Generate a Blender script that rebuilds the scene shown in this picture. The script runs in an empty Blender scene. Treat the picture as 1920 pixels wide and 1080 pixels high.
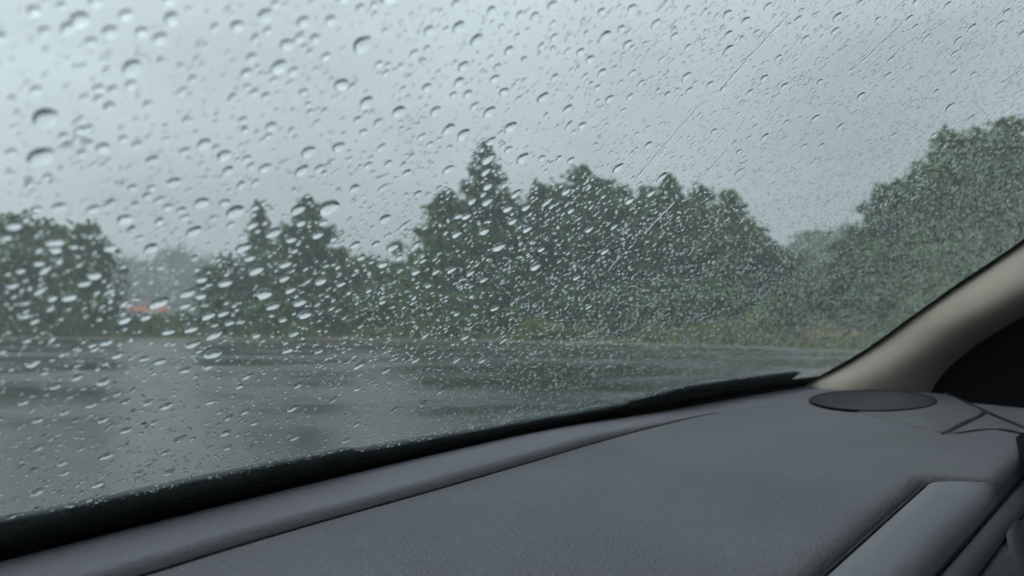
import bpy, bmesh, math, random
import numpy as np
from mathutils import Vector, Matrix

random.seed(7)
rng = np.random.default_rng(7)
scene = bpy.context.scene
COL = scene.collection

# ------------------------------------------------------------------ camera
F = 1450.0                 # focal length in photograph pixels (1920 wide)
HORIZON = 575.0            # eye level row in the photograph
CAMZ = 1.17
cam_d = bpy.data.cameras.new('camera')
cam = bpy.data.objects.new('camera', cam_d)
COL.objects.link(cam)
cam.location = (0, 0, CAMZ)
cam.rotation_euler = (math.pi / 2, 0, 0)
cam_d.sensor_width = 36.0
cam_d.lens = F / 1920 * 36
cam_d.shift_y = (HORIZON - 540) / 1920
cam_d.clip_start = 0.01
cam_d.clip_end = 3000
cam_d.dof.use_dof = True
cam_d.dof.focus_distance = 0.45
cam_d.dof.aperture_fstop = 11.0
scene.camera = cam

# ------------------------------------------------------------------ sky
SUN_EL, SUN_ROT = 45.0, -105.0
world = bpy.data.worlds.new('World')
scene.world = world
world.use_nodes = True
nt = world.node_tree
nt.nodes.clear()
N = nt.nodes.new
out = N('ShaderNodeOutputWorld'); bg = N('ShaderNodeBackground')
bg.inputs['Strength'].default_value = 0.1
sky = N('ShaderNodeTexSky'); sky.sky_type = 'NISHITA'; sky.sun_disc = False
sky.sun_elevation = math.radians(SUN_EL); sky.sun_rotation = math.radians(SUN_ROT)
sky.dust_density = 6.0; sky.air_density = 1.0
tc = N('ShaderNodeTexCoord'); sep = N('ShaderNodeSeparateXYZ')
nt.links.new(tc.outputs['Generated'], sep.inputs[0])
# overcast cloud cover: brightens from the horizon to the zenith, with soft uneven cloud
mx = N('ShaderNodeMath'); mx.operation = 'MAXIMUM'; mx.inputs[1].default_value = 0.0
nt.links.new(sep.outputs['Z'], mx.inputs[0])
grad = N('ShaderNodeMath'); grad.operation = 'MULTIPLY_ADD'
grad.inputs[1].default_value = 7.4; grad.inputs[2].default_value = 4.75
nt.links.new(mx.outputs[0], grad.inputs[0])
noi = N('ShaderNodeTexNoise'); noi.inputs['Scale'].default_value = 1.9
noi.inputs['Detail'].default_value = 4.0; noi.inputs['Roughness'].default_value = 0.5
mp = N('ShaderNodeMapping'); mp.inputs['Scale'].default_value = (1, 1, 2.4)
mp.inputs['Location'].default_value = (0.35, 0.1, 0.2)
nt.links.new(tc.outputs['Generated'], mp.inputs[0]); nt.links.new(mp.outputs[0], noi.inputs['Vector'])
nr = N('ShaderNodeMapRange'); nr.inputs['From Min'].default_value = 0.3; nr.inputs['From Max'].default_value = 0.7
nr.inputs['To Min'].default_value = 0.76; nr.inputs['To Max'].default_value = 1.18
nt.links.new(noi.outputs['Fac'], nr.inputs['Value'])
# the sky is brighter around the veiled sun
vd = N('ShaderNodeVectorMath'); vd.operation = 'DOT_PRODUCT'
_a, _e = math.radians(SUN_ROT), math.radians(SUN_EL)
vd.inputs[1].default_value = (math.sin(_a) * math.cos(_e), math.cos(_a) * math.cos(_e), math.sin(_e))
nt.links.new(tc.outputs['Generated'], vd.inputs[0])
vm = N('ShaderNodeMath'); vm.operation = 'MAXIMUM'; vm.inputs[1].default_value = 0.0; nt.links.new(vd.outputs['Value'], vm.inputs[0])
vp = N('ShaderNodeMath'); vp.operation = 'POWER'; vp.inputs[1].default_value = 2.2; nt.links.new(vm.outputs[0], vp.inputs[0])
va = N('ShaderNodeMath'); va.operation = 'MULTIPLY_ADD'; va.inputs[1].default_value = 7.0
nt.links.new(vp.outputs[0], va.inputs[0]); nt.links.new(grad.outputs[0], va.inputs[2])
mul = N('ShaderNodeMath'); mul.operation = 'MULTIPLY'
nt.links.new(va.outputs[0], mul.inputs[0]); nt.links.new(nr.outputs[0], mul.inputs[1])
tint = N('ShaderNodeVectorMath'); tint.operation = 'SCALE'
tint.inputs[0].default_value = (0.945, 1.045, 1.105)
nt.links.new(mul.outputs[0], tint.inputs['Scale'])
mix = N('ShaderNodeMix'); mix.data_type = 'RGBA'; mix.inputs['Factor'].default_value = 0.93
nt.links.new(sky.outputs[0], mix.inputs['A']); nt.links.new(tint.outputs[0], mix.inputs['B'])
nt.links.new(mix.outputs['Result'], bg.inputs['Color']); nt.links.new(bg.outputs[0], out.inputs['Surface'])

sun_d = bpy.data.lights.new('sun', 'SUN'); sun_d.energy = 0.85; sun_d.angle = math.radians(40)
sun_d.color = (1.0, 0.97, 0.93)
sun = bpy.data.objects.new('sun', sun_d); COL.objects.link(sun)
az = math.radians(SUN_ROT); el = math.radians(SUN_EL)
sdir = Vector((math.sin(az) * math.cos(el), math.cos(az) * math.cos(el), math.sin(el)))
sun.rotation_euler = (-sdir).to_track_quat('-Z', 'Y').to_euler()
sun.location = (0, 0, 30)

vs = scene.view_settings
vs.view_transform = 'Standard'; vs.look = 'None'; vs.exposure = 0.07; vs.gamma = 1.0
vs.use_curve_mapping = False
scene.render.engine = 'CYCLES'
cy = scene.cycles
cy.max_bounces = 14; cy.transmission_bounces = 12; cy.transparent_max_bounces = 24
cy.glossy_bounces = 4; cy.diffuse_bounces = 2; cy.volume_bounces = 0
cy.use_denoising = True
cy.use_adaptive_sampling = True; cy.adaptive_threshold = 0.025

# ------------------------------------------------------------------ materials
def mat(name, base=(0.5, 0.5, 0.5), rough=0.6, spec=0.5, metal=0.0):
    m = bpy.data.materials.new(name); m.use_nodes = True
    b = m.node_tree.nodes['Principled BSDF']
    b.inputs['Base Color'].default_value = (*base, 1)
    b.inputs['Roughness'].default_value = rough
    b.inputs['Specular IOR Level'].default_value = spec
    b.inputs['Metallic'].default_value = metal
    return m

def vary(m, c1, c2, scale, detail=4, bump=0.0, bump_scale=None, dist=0.001, coord='Object', rough=None, distort=0.0, wide=(0.3, 0.7)):
    t = m.node_tree; b = t.nodes['Principled BSDF']
    tcn = t.nodes.new('ShaderNodeTexCoord')
    n = t.nodes.new('ShaderNodeTexNoise'); n.inputs['Scale'].default_value = scale; n.inputs['Detail'].default_value = detail
    t.links.new(tcn.outputs[coord], n.inputs['Vector'])
    r = t.nodes.new('ShaderNodeValToRGB')
    r.color_ramp.elements[0].position = wide[0]; r.color_ramp.elements[1].position = wide[1]
    r.color_ramp.elements[0].color = (*c1, 1); r.color_ramp.elements[1].color = (*c2, 1)
    t.links.new(n.outputs['Fac'], r.inputs[0]); t.links.new(r.outputs[0], b.inputs['Base Color'])
    if rough:
        rr = t.nodes.new('ShaderNodeMapRange'); rr.inputs['From Min'].default_value = 0.3; rr.inputs['From Max'].default_value = 0.7
        rr.inputs['To Min'].default_value = rough[0]; rr.inputs['To Max'].default_value = rough[1]
        t.links.new(n.outputs['Fac'], rr.inputs['Value']); t.links.new(rr.outputs[0], b.inputs['Roughness'])
    if bump:
        n2 = t.nodes.new('ShaderNodeTexNoise'); n2.inputs['Scale'].default_value = bump_scale
        n2.inputs['Detail'].default_value = 3; n2.inputs['Distortion'].default_value = distort
        t.links.new(tcn.outputs[coord], n2.inputs['Vector'])
        bp = t.nodes.new('ShaderNodeBump'); bp.inputs['Strength'].default_value = bump; bp.inputs['Distance'].default_value = dist
        t.links.new(n2.outputs['Fac'], bp.inputs['Height']); t.links.new(bp.outputs[0], b.inputs['Normal'])
    return m

M = {}
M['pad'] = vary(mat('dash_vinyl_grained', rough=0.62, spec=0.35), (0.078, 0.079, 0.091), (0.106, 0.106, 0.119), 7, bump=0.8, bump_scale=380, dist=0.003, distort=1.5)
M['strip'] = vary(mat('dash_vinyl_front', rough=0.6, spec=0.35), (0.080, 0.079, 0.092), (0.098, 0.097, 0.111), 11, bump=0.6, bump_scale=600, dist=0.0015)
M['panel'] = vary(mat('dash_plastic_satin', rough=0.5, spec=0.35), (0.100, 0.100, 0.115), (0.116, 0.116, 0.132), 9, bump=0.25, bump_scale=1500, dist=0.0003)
M['corner'] = vary(mat('dash_plastic_shaded', rough=0.6, spec=0.3), (0.062, 0.063, 0.071), (0.074, 0.075, 0.084), 11, bump=0.5, bump_scale=700, dist=0.0012)  # darker dash plastic; fall-off of light towards the right painted into the colour
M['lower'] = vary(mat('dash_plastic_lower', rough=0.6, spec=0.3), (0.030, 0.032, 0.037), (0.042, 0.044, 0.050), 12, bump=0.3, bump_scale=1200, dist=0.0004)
M['trim'] = vary(mat('black_rubber_and_seam_shade', rough=0.5, spec=0.15), (0.004, 0.005, 0.005), (0.008, 0.009, 0.009), 30)
M['black'] = vary(mat('black_plastic_and_shade', rough=0.8, spec=0.05), (0.0025, 0.003, 0.004), (0.004, 0.0045, 0.006), 20)
M['frit'] = vary(mat('black_glass_frit', rough=0.45, spec=0.08), (0.003, 0.0035, 0.004), (0.005, 0.006, 0.006), 30)
M['grille'] = mat('speaker_mesh', rough=0.85, spec=0.1)
def grille_mat(m):
    t = m.node_tree; b = t.nodes['Principled BSDF']
    tcn = t.nodes.new('ShaderNodeTexCoord')
    v = t.nodes.new('ShaderNodeTexVoronoi'); v.inputs['Scale'].default_value = 210; v.inputs['Randomness'].default_value = 0.15
    t.links.new(tcn.outputs['Object'], v.inputs['Vector'])
    r = t.nodes.new('ShaderNodeValToRGB')
    r.color_ramp.elements[0].position = 0.25; r.color_ramp.elements[1].position = 0.5
    r.color_ramp.elements[0].color = (0.004, 0.004, 0.005, 1); r.color_ramp.elements[1].color = (0.042, 0.042, 0.047, 1)
    t.links.new(v.outputs['Distance'], r.inputs[0]); t.links.new(r.outputs[0], b.inputs['Base Color'])
grille_mat(M['grille'])
M['pillar'] = vary(mat('beige_pillar_cloth', rough=0.85, spec=0.2), (0.27, 0.242, 0.208), (0.30, 0.27, 0.232), 18, bump=0.35, bump_scale=900, dist=0.0005)
M['headliner'] = vary(mat('beige_headliner', rough=0.95, spec=0.1), (0.36, 0.33, 0.29), (0.42, 0.38, 0.33), 20)
M['wiper'] = vary(mat('wiper_rubber', rough=0.7, spec=0.15), (0.045, 0.056, 0.055), (0.066, 0.078, 0.076), 40)
M['cowl'] = vary(mat('cowl_plastic', rough=0.5, spec=0.4), (0.015, 0.017, 0.018), (0.028, 0.031, 0.032), 25)

def glass_mat():
    m = bpy.data.materials.new('windscreen_glass'); m.use_nodes = True
    t = m.node_tree; t.nodes.clear()
    o = t.nodes.new('ShaderNodeOutputMaterial')
    tr = t.nodes.new('ShaderNodeBsdfTransparent'); tr.inputs[0].default_value = (0.93, 0.965, 0.955, 1)
    gl = t.nodes.new('ShaderNodeBsdfGlossy'); gl.inputs['Roughness'].default_value = 0.28
    fr = t.nodes.new('ShaderNodeFresnel'); fr.inputs['IOR'].default_value = 1.45
    hv = t.nodes.new('ShaderNodeMath'); hv.operation = 'MULTIPLY'; hv.inputs[1].default_value = 0.05
    t.links.new(fr.outputs[0], hv.inputs[0])
    ms = t.nodes.new('ShaderNodeMixShader')
    t.links.new(hv.outputs[0], ms.inputs[0]); t.links.new(tr.outputs[0], ms.inputs[1]); t.links.new(gl.outputs[0], ms.inputs[2])
    t.links.new(ms.outputs[0], o.inputs['Surface'])
    return m
M['glass'] = glass_mat()
def tint_mat():
    m = bpy.data.materials.new('light_cut_side_glass'); m.use_nodes = True
    t = m.node_tree; t.nodes.clear()
    o = t.nodes.new('ShaderNodeOutputMaterial'); tr = t.nodes.new('ShaderNodeBsdfTransparent'); tr.inputs[0].default_value = (0.22, 0.24, 0.24, 1)
    t.links.new(tr.outputs[0], o.inputs['Surface']); return m
M['tint'] = tint_mat()  # invented dark tint, keeps side light off the dash
def water_mat():
    m = bpy.data.materials.new('rain_water'); m.use_nodes = True
    t = m.node_tree; t.nodes.clear()
    o = t.nodes.new('ShaderNodeOutputMaterial')
    g = t.nodes.new('ShaderNodeBsdfGlass'); g.inputs['IOR'].default_value = 1.333; g.inputs['Roughness'].default_value = 0.0
    g.inputs['Color'].default_value = (0.985, 0.995, 0.995, 1)
    t.links.new(g.outputs[0], o.inputs['Surface'])
    return m
M['water'] = water_mat()

def leaf_mat(name, c1, c2):
    m = mat(name, rough=0.55, spec=0.3)
    vary(m, c1, c2, 1.3, detail=5)
    return m
M['leaf_dark'] = leaf_mat('leaf_dark_green', (0.034, 0.076, 0.017), (0.068, 0.134, 0.030))
M['leaf_mid'] = leaf_mat('leaf_mid_green', (0.042, 0.088, 0.018), (0.086, 0.156, 0.032))
M['leaf_needle'] = leaf_mat('needles_green', (0.030, 0.074, 0.020), (0.060, 0.130, 0.032))
M['leaf_lime'] = leaf_mat('leaf_yellow_green', (0.09, 0.14, 0.02), (0.18, 0.24, 0.05))
M['leaf_ochre'] = leaf_mat('grass_ochre', (0.15, 0.12, 0.04), (0.26, 0.21, 0.08))
M['grass'] = leaf_mat('grass_green', (0.058, 0.10, 0.020), (0.13, 0.17, 0.045))
M['bark'] = vary(mat('bark', rough=0.9, spec=0.2), (0.03, 0.025, 0.02), (0.07, 0.058, 0.045), 6, bump=0.6, bump_scale=20, dist=0.02)
M['carpaint'] = vary(mat('orange_red_paint', rough=0.3, spec=0.5), (0.50, 0.13, 0.05), (0.56, 0.16, 0.06), 3)
M['carglass'] = mat('dark_window_glass', (0.02, 0.025, 0.028), 0.1, 0.5)
M['tyre'] = mat('tyre_rubber', (0.02, 0.02, 0.02), 0.8, 0.3)
M['steel'] = mat('wheel_metal', (0.4, 0.4, 0.42), 0.4, 0.5, 0.8)

# ------------------------------------------------------------------ helpers
def link(o, parent=None):
    COL.objects.link(o)
    if parent is not None:
        o.parent = parent
    return o

def mesh_obj(name, verts, faces, material, parent=None, smooth=True):
    me = bpy.data.meshes.new(name)
    me.from_pydata([tuple(v) for v in verts], [], faces)
    if material: me.materials.append(material)
    if smooth: me.polygons.foreach_set('use_smooth', [True] * len(me.polygons))
    me.update()
    return link(bpy.data.objects.new(name, me), parent)

def tag(o, label=None, cat=None, group=None, kind=None):
    if label: o['label'] = label
    if cat: o['category'] = cat
    if group: o['group'] = group
    if kind: o['kind'] = kind
    return o

def empty(name, loc=(0, 0, 0)):
    o = bpy.data.objects.new(name, None); o.location = loc; o.empty_display_size = 0.1
    COL.objects.link(o); return o

def loft(name, rows, material, parent=None, smooth=True):
    n = len(rows[0]); v = []; f = []
    for r in rows: v.extend(r)
    for j in range(len(rows) - 1):
        for i in range(n - 1):
            a = j * n + i
            f.append((a, a + 1, a + n + 1, a + n))
    return mesh_obj(name, v, f, material, parent, smooth)

def sm(a, b, x):
    t = min(1, max(0, (x - a) / (b - a))); return t * t * (3 - 2 * t)

def resample(pts, n):
    p = np.array(pts, float)
    d = np.r_[0, np.cumsum(np.linalg.norm(np.diff(p, axis=0), axis=1))]
    t = np.linspace(0, d[-1], n)
    return np.stack([np.interp(t, d, p[:, k]) for k in range(p.shape[1])], 1)

def smooth_curve(pts, n):
    """Catmull-Rom through the points, n samples"""
    p = [Vector(q) for q in pts]
    p = [p[0] * 2 - p[1]] + p + [p[-1] * 2 - p[-2]]
    o = []
    seg = len(p) - 3
    for i in range(n):
        u = i / (n - 1) * seg; k = min(int(u), seg - 1); t = u - k
        a, b, c, d = p[k:k + 4]
        o.append(0.5 * ((2 * b) + (c - a) * t + (2 * a - 5 * b + 4 * c - d) * t * t + (3 * b - a - 3 * c + d) * t ** 3))
    return resample([tuple(q) for q in o], n)

def tube(pts, r, seg=8):
    """verts, faces of a tube along pts, r scalar or list"""
    pts = [Vector(p) for p in pts]; n = len(pts)
    rr = r if hasattr(r, '__len__') else [r] * n
    V = []; Fc = []
    up = Vector((0.31, 0.2, 0.93))
    for i, p in enumerate(pts):
        d = (pts[min(i + 1, n - 1)] - pts[max(i - 1, 0)]).normalized()
        a = d.cross(up)
        if a.length < 1e-3: a = d.cross(Vector((1, 0, 0)))
        a.normalize(); b = d.cross(a)
        for k in range(seg):
            t = 2 * math.pi * k / seg
            V.append(p + (a * math.cos(t) + b * math.sin(t)) * rr[i])
    for i in range(n - 1):
        for k in range(seg):
            k2 = (k + 1) % seg
            Fc.append((i * seg + k, i * seg + k2, (i + 1) * seg + k2, (i + 1) * seg + k))
    Fc.append(tuple(range(seg))[::-1]); Fc.append(tuple((n - 1) * seg + k for k in range(seg)))
    return V, Fc

# ------------------------------------------------------------------ car frame
# car axes: X to the car's right, Y towards its nose, origin below the camera; the camera is turned 54 degrees to the right
PSI = math.radians(54.0); CS, SN = math.cos(PSI), math.sin(PSI)
def W(X, Y, z): return Vector((X * CS - Y * SN, X * SN + Y * CS, z + CAMZ))
def ray(px, py):
    r = (px - 960) / F; u = (HORIZON - py) / F
    return (r * CS + SN, CS - r * SN, u)           # in car axes, for unit depth
H = 0.11                    # dash front edge below the lens
Y0, KB, XC = 0.366, 0.1345, 0.40
TH = math.radians(40.0); ST, CT, TT = math.sin(TH), math.cos(TH), math.tan(TH)
def Yb(X, y0=Y0): return y0 - KB * (X - XC) ** 2
YG = Y0 + 0.012            # inner face of the glass
GLASS_T = 0.005
def gpt(X, s, off=0.0):
    d = -2 * KB * (X - XC)
    n = Vector((-d * ST, ST, CT)).normalized()
    return Vector((X, Yb(X, YG) - s * CT, -H + s * ST)) + n * off
def gframe(X):
    d = -2 * KB * (X - XC)
    n = Vector((-d * ST, ST, CT)).normalized()
    up = Vector((0, -CT, ST))
    lat = up.cross(n).normalized()
    return lat, up, n
def ghit(px, py, off=0.0):
    """photo pixel -> (X, s, depth) on the glass surface"""
    dX, dY, dz = ray(px, py)
    y0 = YG + off / ST
    a = KB * dX * dX; b = dY - 2 * KB * dX * XC + dz / TT; c = KB * XC * XC - y0 + H / TT
    disc = b * b - 4 * a * c
    if disc < 0: return None
    if abs(a) < 1e-9: t = -c / b
    else:
        r1 = (-b - math.sqrt(disc)) / (2 * a); r2 = (-b + math.sqrt(disc)) / (2 * a)
        pos = [r for r in (r1, r2) if r > 0]
        if not pos: return None
        t = min(pos)
    return dX * t, (dz * t + H) / ST, t
DS = 0.04                   # the dash top falls away gently to the rear
def zd(Y): return -H - DS * (Y0 - Y)
def Pd(px, py, dz=0.0):
    dX, dY, d = ray(px, py)
    t = (-H - DS * Y0 + dz) / (d - DS * dY)
    return Vector((dX * t, dY * t, d * t))
def Wv(v): return W(v[0], v[1], v[2])

# ================================================================== SETTING
def gpix(px, py, z=0.0):
    """ground point under a photo pixel"""
    d = F * (CAMZ - z) / (py - HORIZON)
    return Vector(((px - 960) / F * d, d, z))

# ground sheet
g = mesh_obj('ground', [(-900, -300, -0.05), (900, -300, -0.05), (900, 1500, -0.05), (-900, 1500, -0.05)], [(0, 1, 2, 3)], None)
mg = vary(mat('verge_soil', rough=0.9, spec=0.2), (0.045, 0.05, 0.025), (0.09, 0.085, 0.05), 0.6)
g.data.materials.append(mg); tag(g, kind='structure')
# road: wet asphalt
EDGE = [gpix(x, y) for x, y in ((-500, 634.5), (0, 635), (320, 635.5), (640, 637), (960, 641), (1280, 648), (1420, 653), (1560, 659), (1800, 668))]
def road_mat():
    m = mat('wet_asphalt', (0.05, 0.05, 0.052), 0.3, 0.33)
    t = m.node_tree; b = t.nodes['Principled BSDF']
    tcn = t.nodes.new('ShaderNodeTexCoord')
    mpn = t.nodes.new('ShaderNodeMapping'); mpn.inputs['Scale'].default_value = (0.24, 0.50, 1)
    mpn.inputs['Location'].default_value = (1.3, 0.4, 0)
    t.links.new(tcn.outputs['Object'], mpn.inputs[0])
    n = t.nodes.new('ShaderNodeTexNoise'); n.inputs['Scale'].default_value = 1.0; n.inputs['Detail'].default_value = 8
    n.inputs['Roughness'].default_value = 0.55
    t.links.new(mpn.outputs[0], n.inputs['Vector'])
    r = t.nodes.new('ShaderNodeValToRGB')
    r.color_ramp.elements[0].position = 0.38; r.color_ramp.elements[1].position = 0.62
    r.color_ramp.elements[0].color = (0.014, 0.015, 0.015, 1); r.color_ramp.elements[1].color = (0.062, 0.059, 0.055, 1)
    t.links.new(n.outputs['Fac'], r.inputs[0]); t.links.new(r.outputs[0], b.inputs['Base Color'])
    rr = t.nodes.new('ShaderNodeMapRange'); rr.inputs['From Min'].default_value = 0.4; rr.inputs['From Max'].default_value = 0.6
    rr.inputs['To Min'].default_value = 0.07; rr.inputs['To Max'].default_value = 0.40
    t.links.new(n.outputs['Fac'], rr.inputs['Value']); t.links.new(rr.outputs[0], b.inputs['Roughness'])
    n2 = t.nodes.new('ShaderNodeTexNoise'); n2.inputs['Scale'].default_value = 55; n2.inputs['Detail'].default_value = 3
    t.links.new(tcn.outputs['Object'], n2.inputs['Vector'])
    bp = t.nodes.new('ShaderNodeBump'); bp.inputs['Strength'].default_value = 0.2; bp.inputs['Distance'].default_value = 0.01
    t.links.new(n2.outputs['Fac'], bp.inputs['Height']); t.links.new(bp.outputs[0], b.inputs['Normal'])
    return m
rv = []; rf = []
E = [tuple(p) for p in EDGE]
E = [(-300, 40, 0)] + E + [(60, 6, 0), (120, -20, 0)]
for i, p in enumerate(E):
    rv.append((p[0], p[1], 0)); rv.append((p[0] * 0.6 + 0, -60, 0))
for i in range(len(E) - 1):
    rf.append((2 * i, 2 * i + 1, 2 * i + 3, 2 * i + 2))
road = mesh_obj('road', rv, rf, road_mat(), smooth=False); tag(road, kind='structure')
# gravelly shoulder strip between the asphalt and the grass
Es = smooth_curve([tuple(p) for p in EDGE], 60)
sv = []; sf = []
for i, p in enumerate(Es):
    w = 1.0 + 0.5 * math.sin(i * 0.7) + 0.4 * math.sin(i * 1.9)
    sv += [(p[0], p[1] - 0.25 - 0.1 * math.sin(i * 2.3), 0.004), (p[0] * 1.02, p[1] + w, 0.03), (p[0] * 1.05, p[1] + w + 1.3, 0.05)]
for i in range(len(Es) - 1):
    for k in range(2):
        a = 3 * i + k; sf.append((a, a + 3, a + 4, a + 1))
sh = mesh_obj('shoulder', sv, sf, vary(mat('wet_gravel', rough=0.7, spec=0.3), (0.10, 0.085, 0.07), (0.19, 0.165, 0.14), 2.2, bump=0.6, bump_scale=30, dist=0.03))
tag(sh, kind='structure')

# ------------------------------------------------------------------ vegetation
def quads_mesh(name, C, size, material, parent, up_bias=0.3, aspect=1.6):
    """leaf-clump faces at centres C (n,3) with random orientation; size (n,)"""
    n = len(C)
    a = rng.normal(size=(n, 3)); a /= np.linalg.norm(a, axis=1)[:, None]
    b = rng.normal(size=(n, 3)); b[:, 2] += up_bias
    b -= a * (a * b).sum(1)[:, None]; b /= np.linalg.norm(b, axis=1)[:, None]
    s = size[:, None]
    tip = C + a * s * aspect * 0.5; tail = C - a * s * aspect * 0.5
    l = C + b * s * 0.5; r = C - b * s * 0.5
    V = np.stack([tail, r, tip, l], 1).reshape(-1, 3)
    me = bpy.data.meshes.new(name)
    me.vertices.add(4 * n); me.vertices.foreach_set('co', V.ravel())
    me.loops.add(4 * n); me.loops.foreach_set('vertex_index', np.arange(4 * n, dtype=np.int32))
    me.polygons.add(n); me.polygons.foreach_set('loop_start', np.arange(0, 4 * n, 4, dtype=np.int32))
    me.update(calc_edges=True)
    me.materials.append(material)
    return link(bpy.data.objects.new(name, me), parent)

def limb(p0, p1, sag, n=6):
    p0 = Vector(p0); p1 = Vector(p1)
    return [p0.lerp(p1, i / (n - 1)) + Vector((0, 0, sag * math.sin(math.pi * i / (n - 1)))) for i in range(n)]

def broadleaf(name, label, px, top, depth, hw, leaf='leaf_mid', group=None, leaves=7000, cat='tree', low=0.12, leafsize=0.17, lean=0.0):
    x = (px - 960) / F * depth
    hgt = CAMZ + (HORIZON - top) / F * depth
    rad = hw * 1.12 / F * depth; leaves = int(leaves * 1.3)
    root = empty(name, (x, depth, 0)); tag(root, label, cat, group)
    tv, tf = [], []
    def add(vf):
        o = len(tv); tv.extend(vf[0]); tf.extend([tuple(i + o for i in f) for f in vf[1]])
    tr = 0.028 * hgt
    tp = [Vector((lean * (i / 7) ** 2 * hgt + 0.06 * math.sin(i * 1.7), 0.05 * math.cos(i * 1.3), hgt * 0.86 * i / 7)) for i in range(8)]
    add(tube(tp, [tr * (1.25 - i / 7 * 1.1) for i in range(8)], 7))
    # clump centres: uneven outline, denser on the outside
    ncl = max(18, int(12 + hgt * 6.0)); cl = []
    for k in range(ncl):
        zz = low + (1 - low) * (k + random.random()) / ncl
        prof = min(1.0, 0.72 + zz * 0.7) * (1.0 if zz < 0.42 else max(0.10, 1 - ((zz - 0.42) / 0.60) ** 1.15))
        ang = random.random() * 2 * math.pi; q = rad * prof * random.uniform(0.25, 0.92)
        c = Vector((math.cos(ang) * q + lean * zz ** 2 * hgt, math.sin(ang) * q * 0.8, zz * hgt))
        cr = rad * random.uniform(0.18, 0.36) * (0.42 + 0.75 * (1 - zz))
        cl.append((c, cr))
    cl.append((Vector((lean * hgt, 0, hgt * 0.95)), rad * 0.10))
    for k in range(16):                      # ragged sprigs on the outline
        zz = random.uniform(0.55, 0.98); ang = random.random() * 6.28
        q = rad * max(0.12, 1 - ((zz - 0.42) / 0.60) ** 1.15) * random.uniform(0.9, 1.35)
        cl.append((Vector((math.cos(ang) * q, math.sin(ang) * q * 0.8, min(zz * hgt + 0.15, hgt))), rad * random.uniform(0.07, 0.13)))
    for c, cr in cl[::2]:
        b = tp[min(6, max(1, int(c.z / hgt * 5)))]
        add(tube(limb(b, c, 0.06 * hgt * random.uniform(-0.5, 1)), [tr * 0.42 * (1 - 0.8 * i / 5) for i in range(6)], 5))
    mesh_obj('trunk', tv, tf, M['bark'], root)
    tot = sum(cr ** 2 for _, cr in cl); C = []
    for c, cr in cl:
        m = max(20, int(leaves * cr ** 2 / tot))
        d = rng.normal(size=(m, 3)); d /= np.linalg.norm(d, axis=1)[:, None]
        rr = cr * rng.uniform(0.2, 1.0, m) ** 0.5 * (1 + 0.45 * rng.normal(size=m)) + (rng.random(m) < 0.1) * rng.uniform(0, 0.45, m)
        p = d * rr[:, None] * np.array([1.15, 1.0, 0.8]) + np.array(c)
        C.append(p)
    C = np.concatenate(C); C = C[C[:, 2] > 0.05]
    quads_mesh('crown', C, leafsize * rng.uniform(0.6, 1.3, len(C)), M[leaf], root)
    return root

def conifer(name, label, px, top, depth, hw, group=None, leaves=9000, low=0.06, power=0.8, leaf='leaf_needle'):
    x = (px - 960) / F * depth
    hgt = CAMZ + (HORIZON - top) / F * depth
    rad = hw / F * depth
    root = empty(name, (x, depth, 0)); tag(root, label, 'tree', group)
    tv, tf = [], []
    def add(vf):
        o = len(tv); tv.extend(vf[0]); tf.extend([tuple(i + o for i in f) for f in vf[1]])
    tr = 0.022 * hgt
    tp = [Vector((0.05 * math.sin(i * 1.1), 0.04 * math.cos(i), hgt * 0.99 * i / 9)) for i in range(10)]
    add(tube(tp, [tr * (1.2 - i / 9 * 1.15) for i in range(10)], 7))
    nb = int(30 + hgt * 16); C = []; S = []
    lens = []
    for k in range(nb):
        f = (k + 0.5) / nb
        zz = low + (1 - low) * f
        L = rad * ((1 - f) ** power) * random.uniform(0.55, 1.12) + 0.10
        ang = k * 2.39996 + random.uniform(-0.4, 0.4)
        b = Vector((0, 0, zz * hgt)); tilt = 0.30 * f - 0.06 + random.uniform(-0.1, 0.12)
        e = b + Vector((math.cos(ang) * L, math.sin(ang) * L, L * tilt))
        pts = limb(b, e, -0.10 * L)
        if L > 0.35: add(tube(pts, [tr * 0.28 * (1 - 0.85 * i / 5) for i in range(6)], 4))
        lens.append((pts, L))
    mesh_obj('trunk', tv, tf, M['bark'], root)
    tot = sum(L ** 1.4 for _, L in lens)
    for pts, L in lens:
        m = max(14, int(leaves * L ** 1.4 / tot))
        t = rng.uniform(0.12, 1.0, m); P = np.array([tuple(p) for p in pts])
        u = t * 5; i0 = np.minimum(u.astype(int), 4); fr = (u - i0)[:, None]
        c = P[i0] * (1 - fr) + P[i0 + 1] * fr
        spread = (0.16 * L * (1.1 - t) + 0.05)[:, None]
        c = c + rng.normal(size=(m, 3)) * spread * np.array([1, 1, 0.6])
        C.append(c)
    C = np.concatenate(C); C = C[C[:, 2] > 0.05]
    quads_mesh('crown', C, 0.13 * rng.uniform(0.6, 1.3, len(C)), M[leaf], root, aspect=2.2)
    return root

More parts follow.
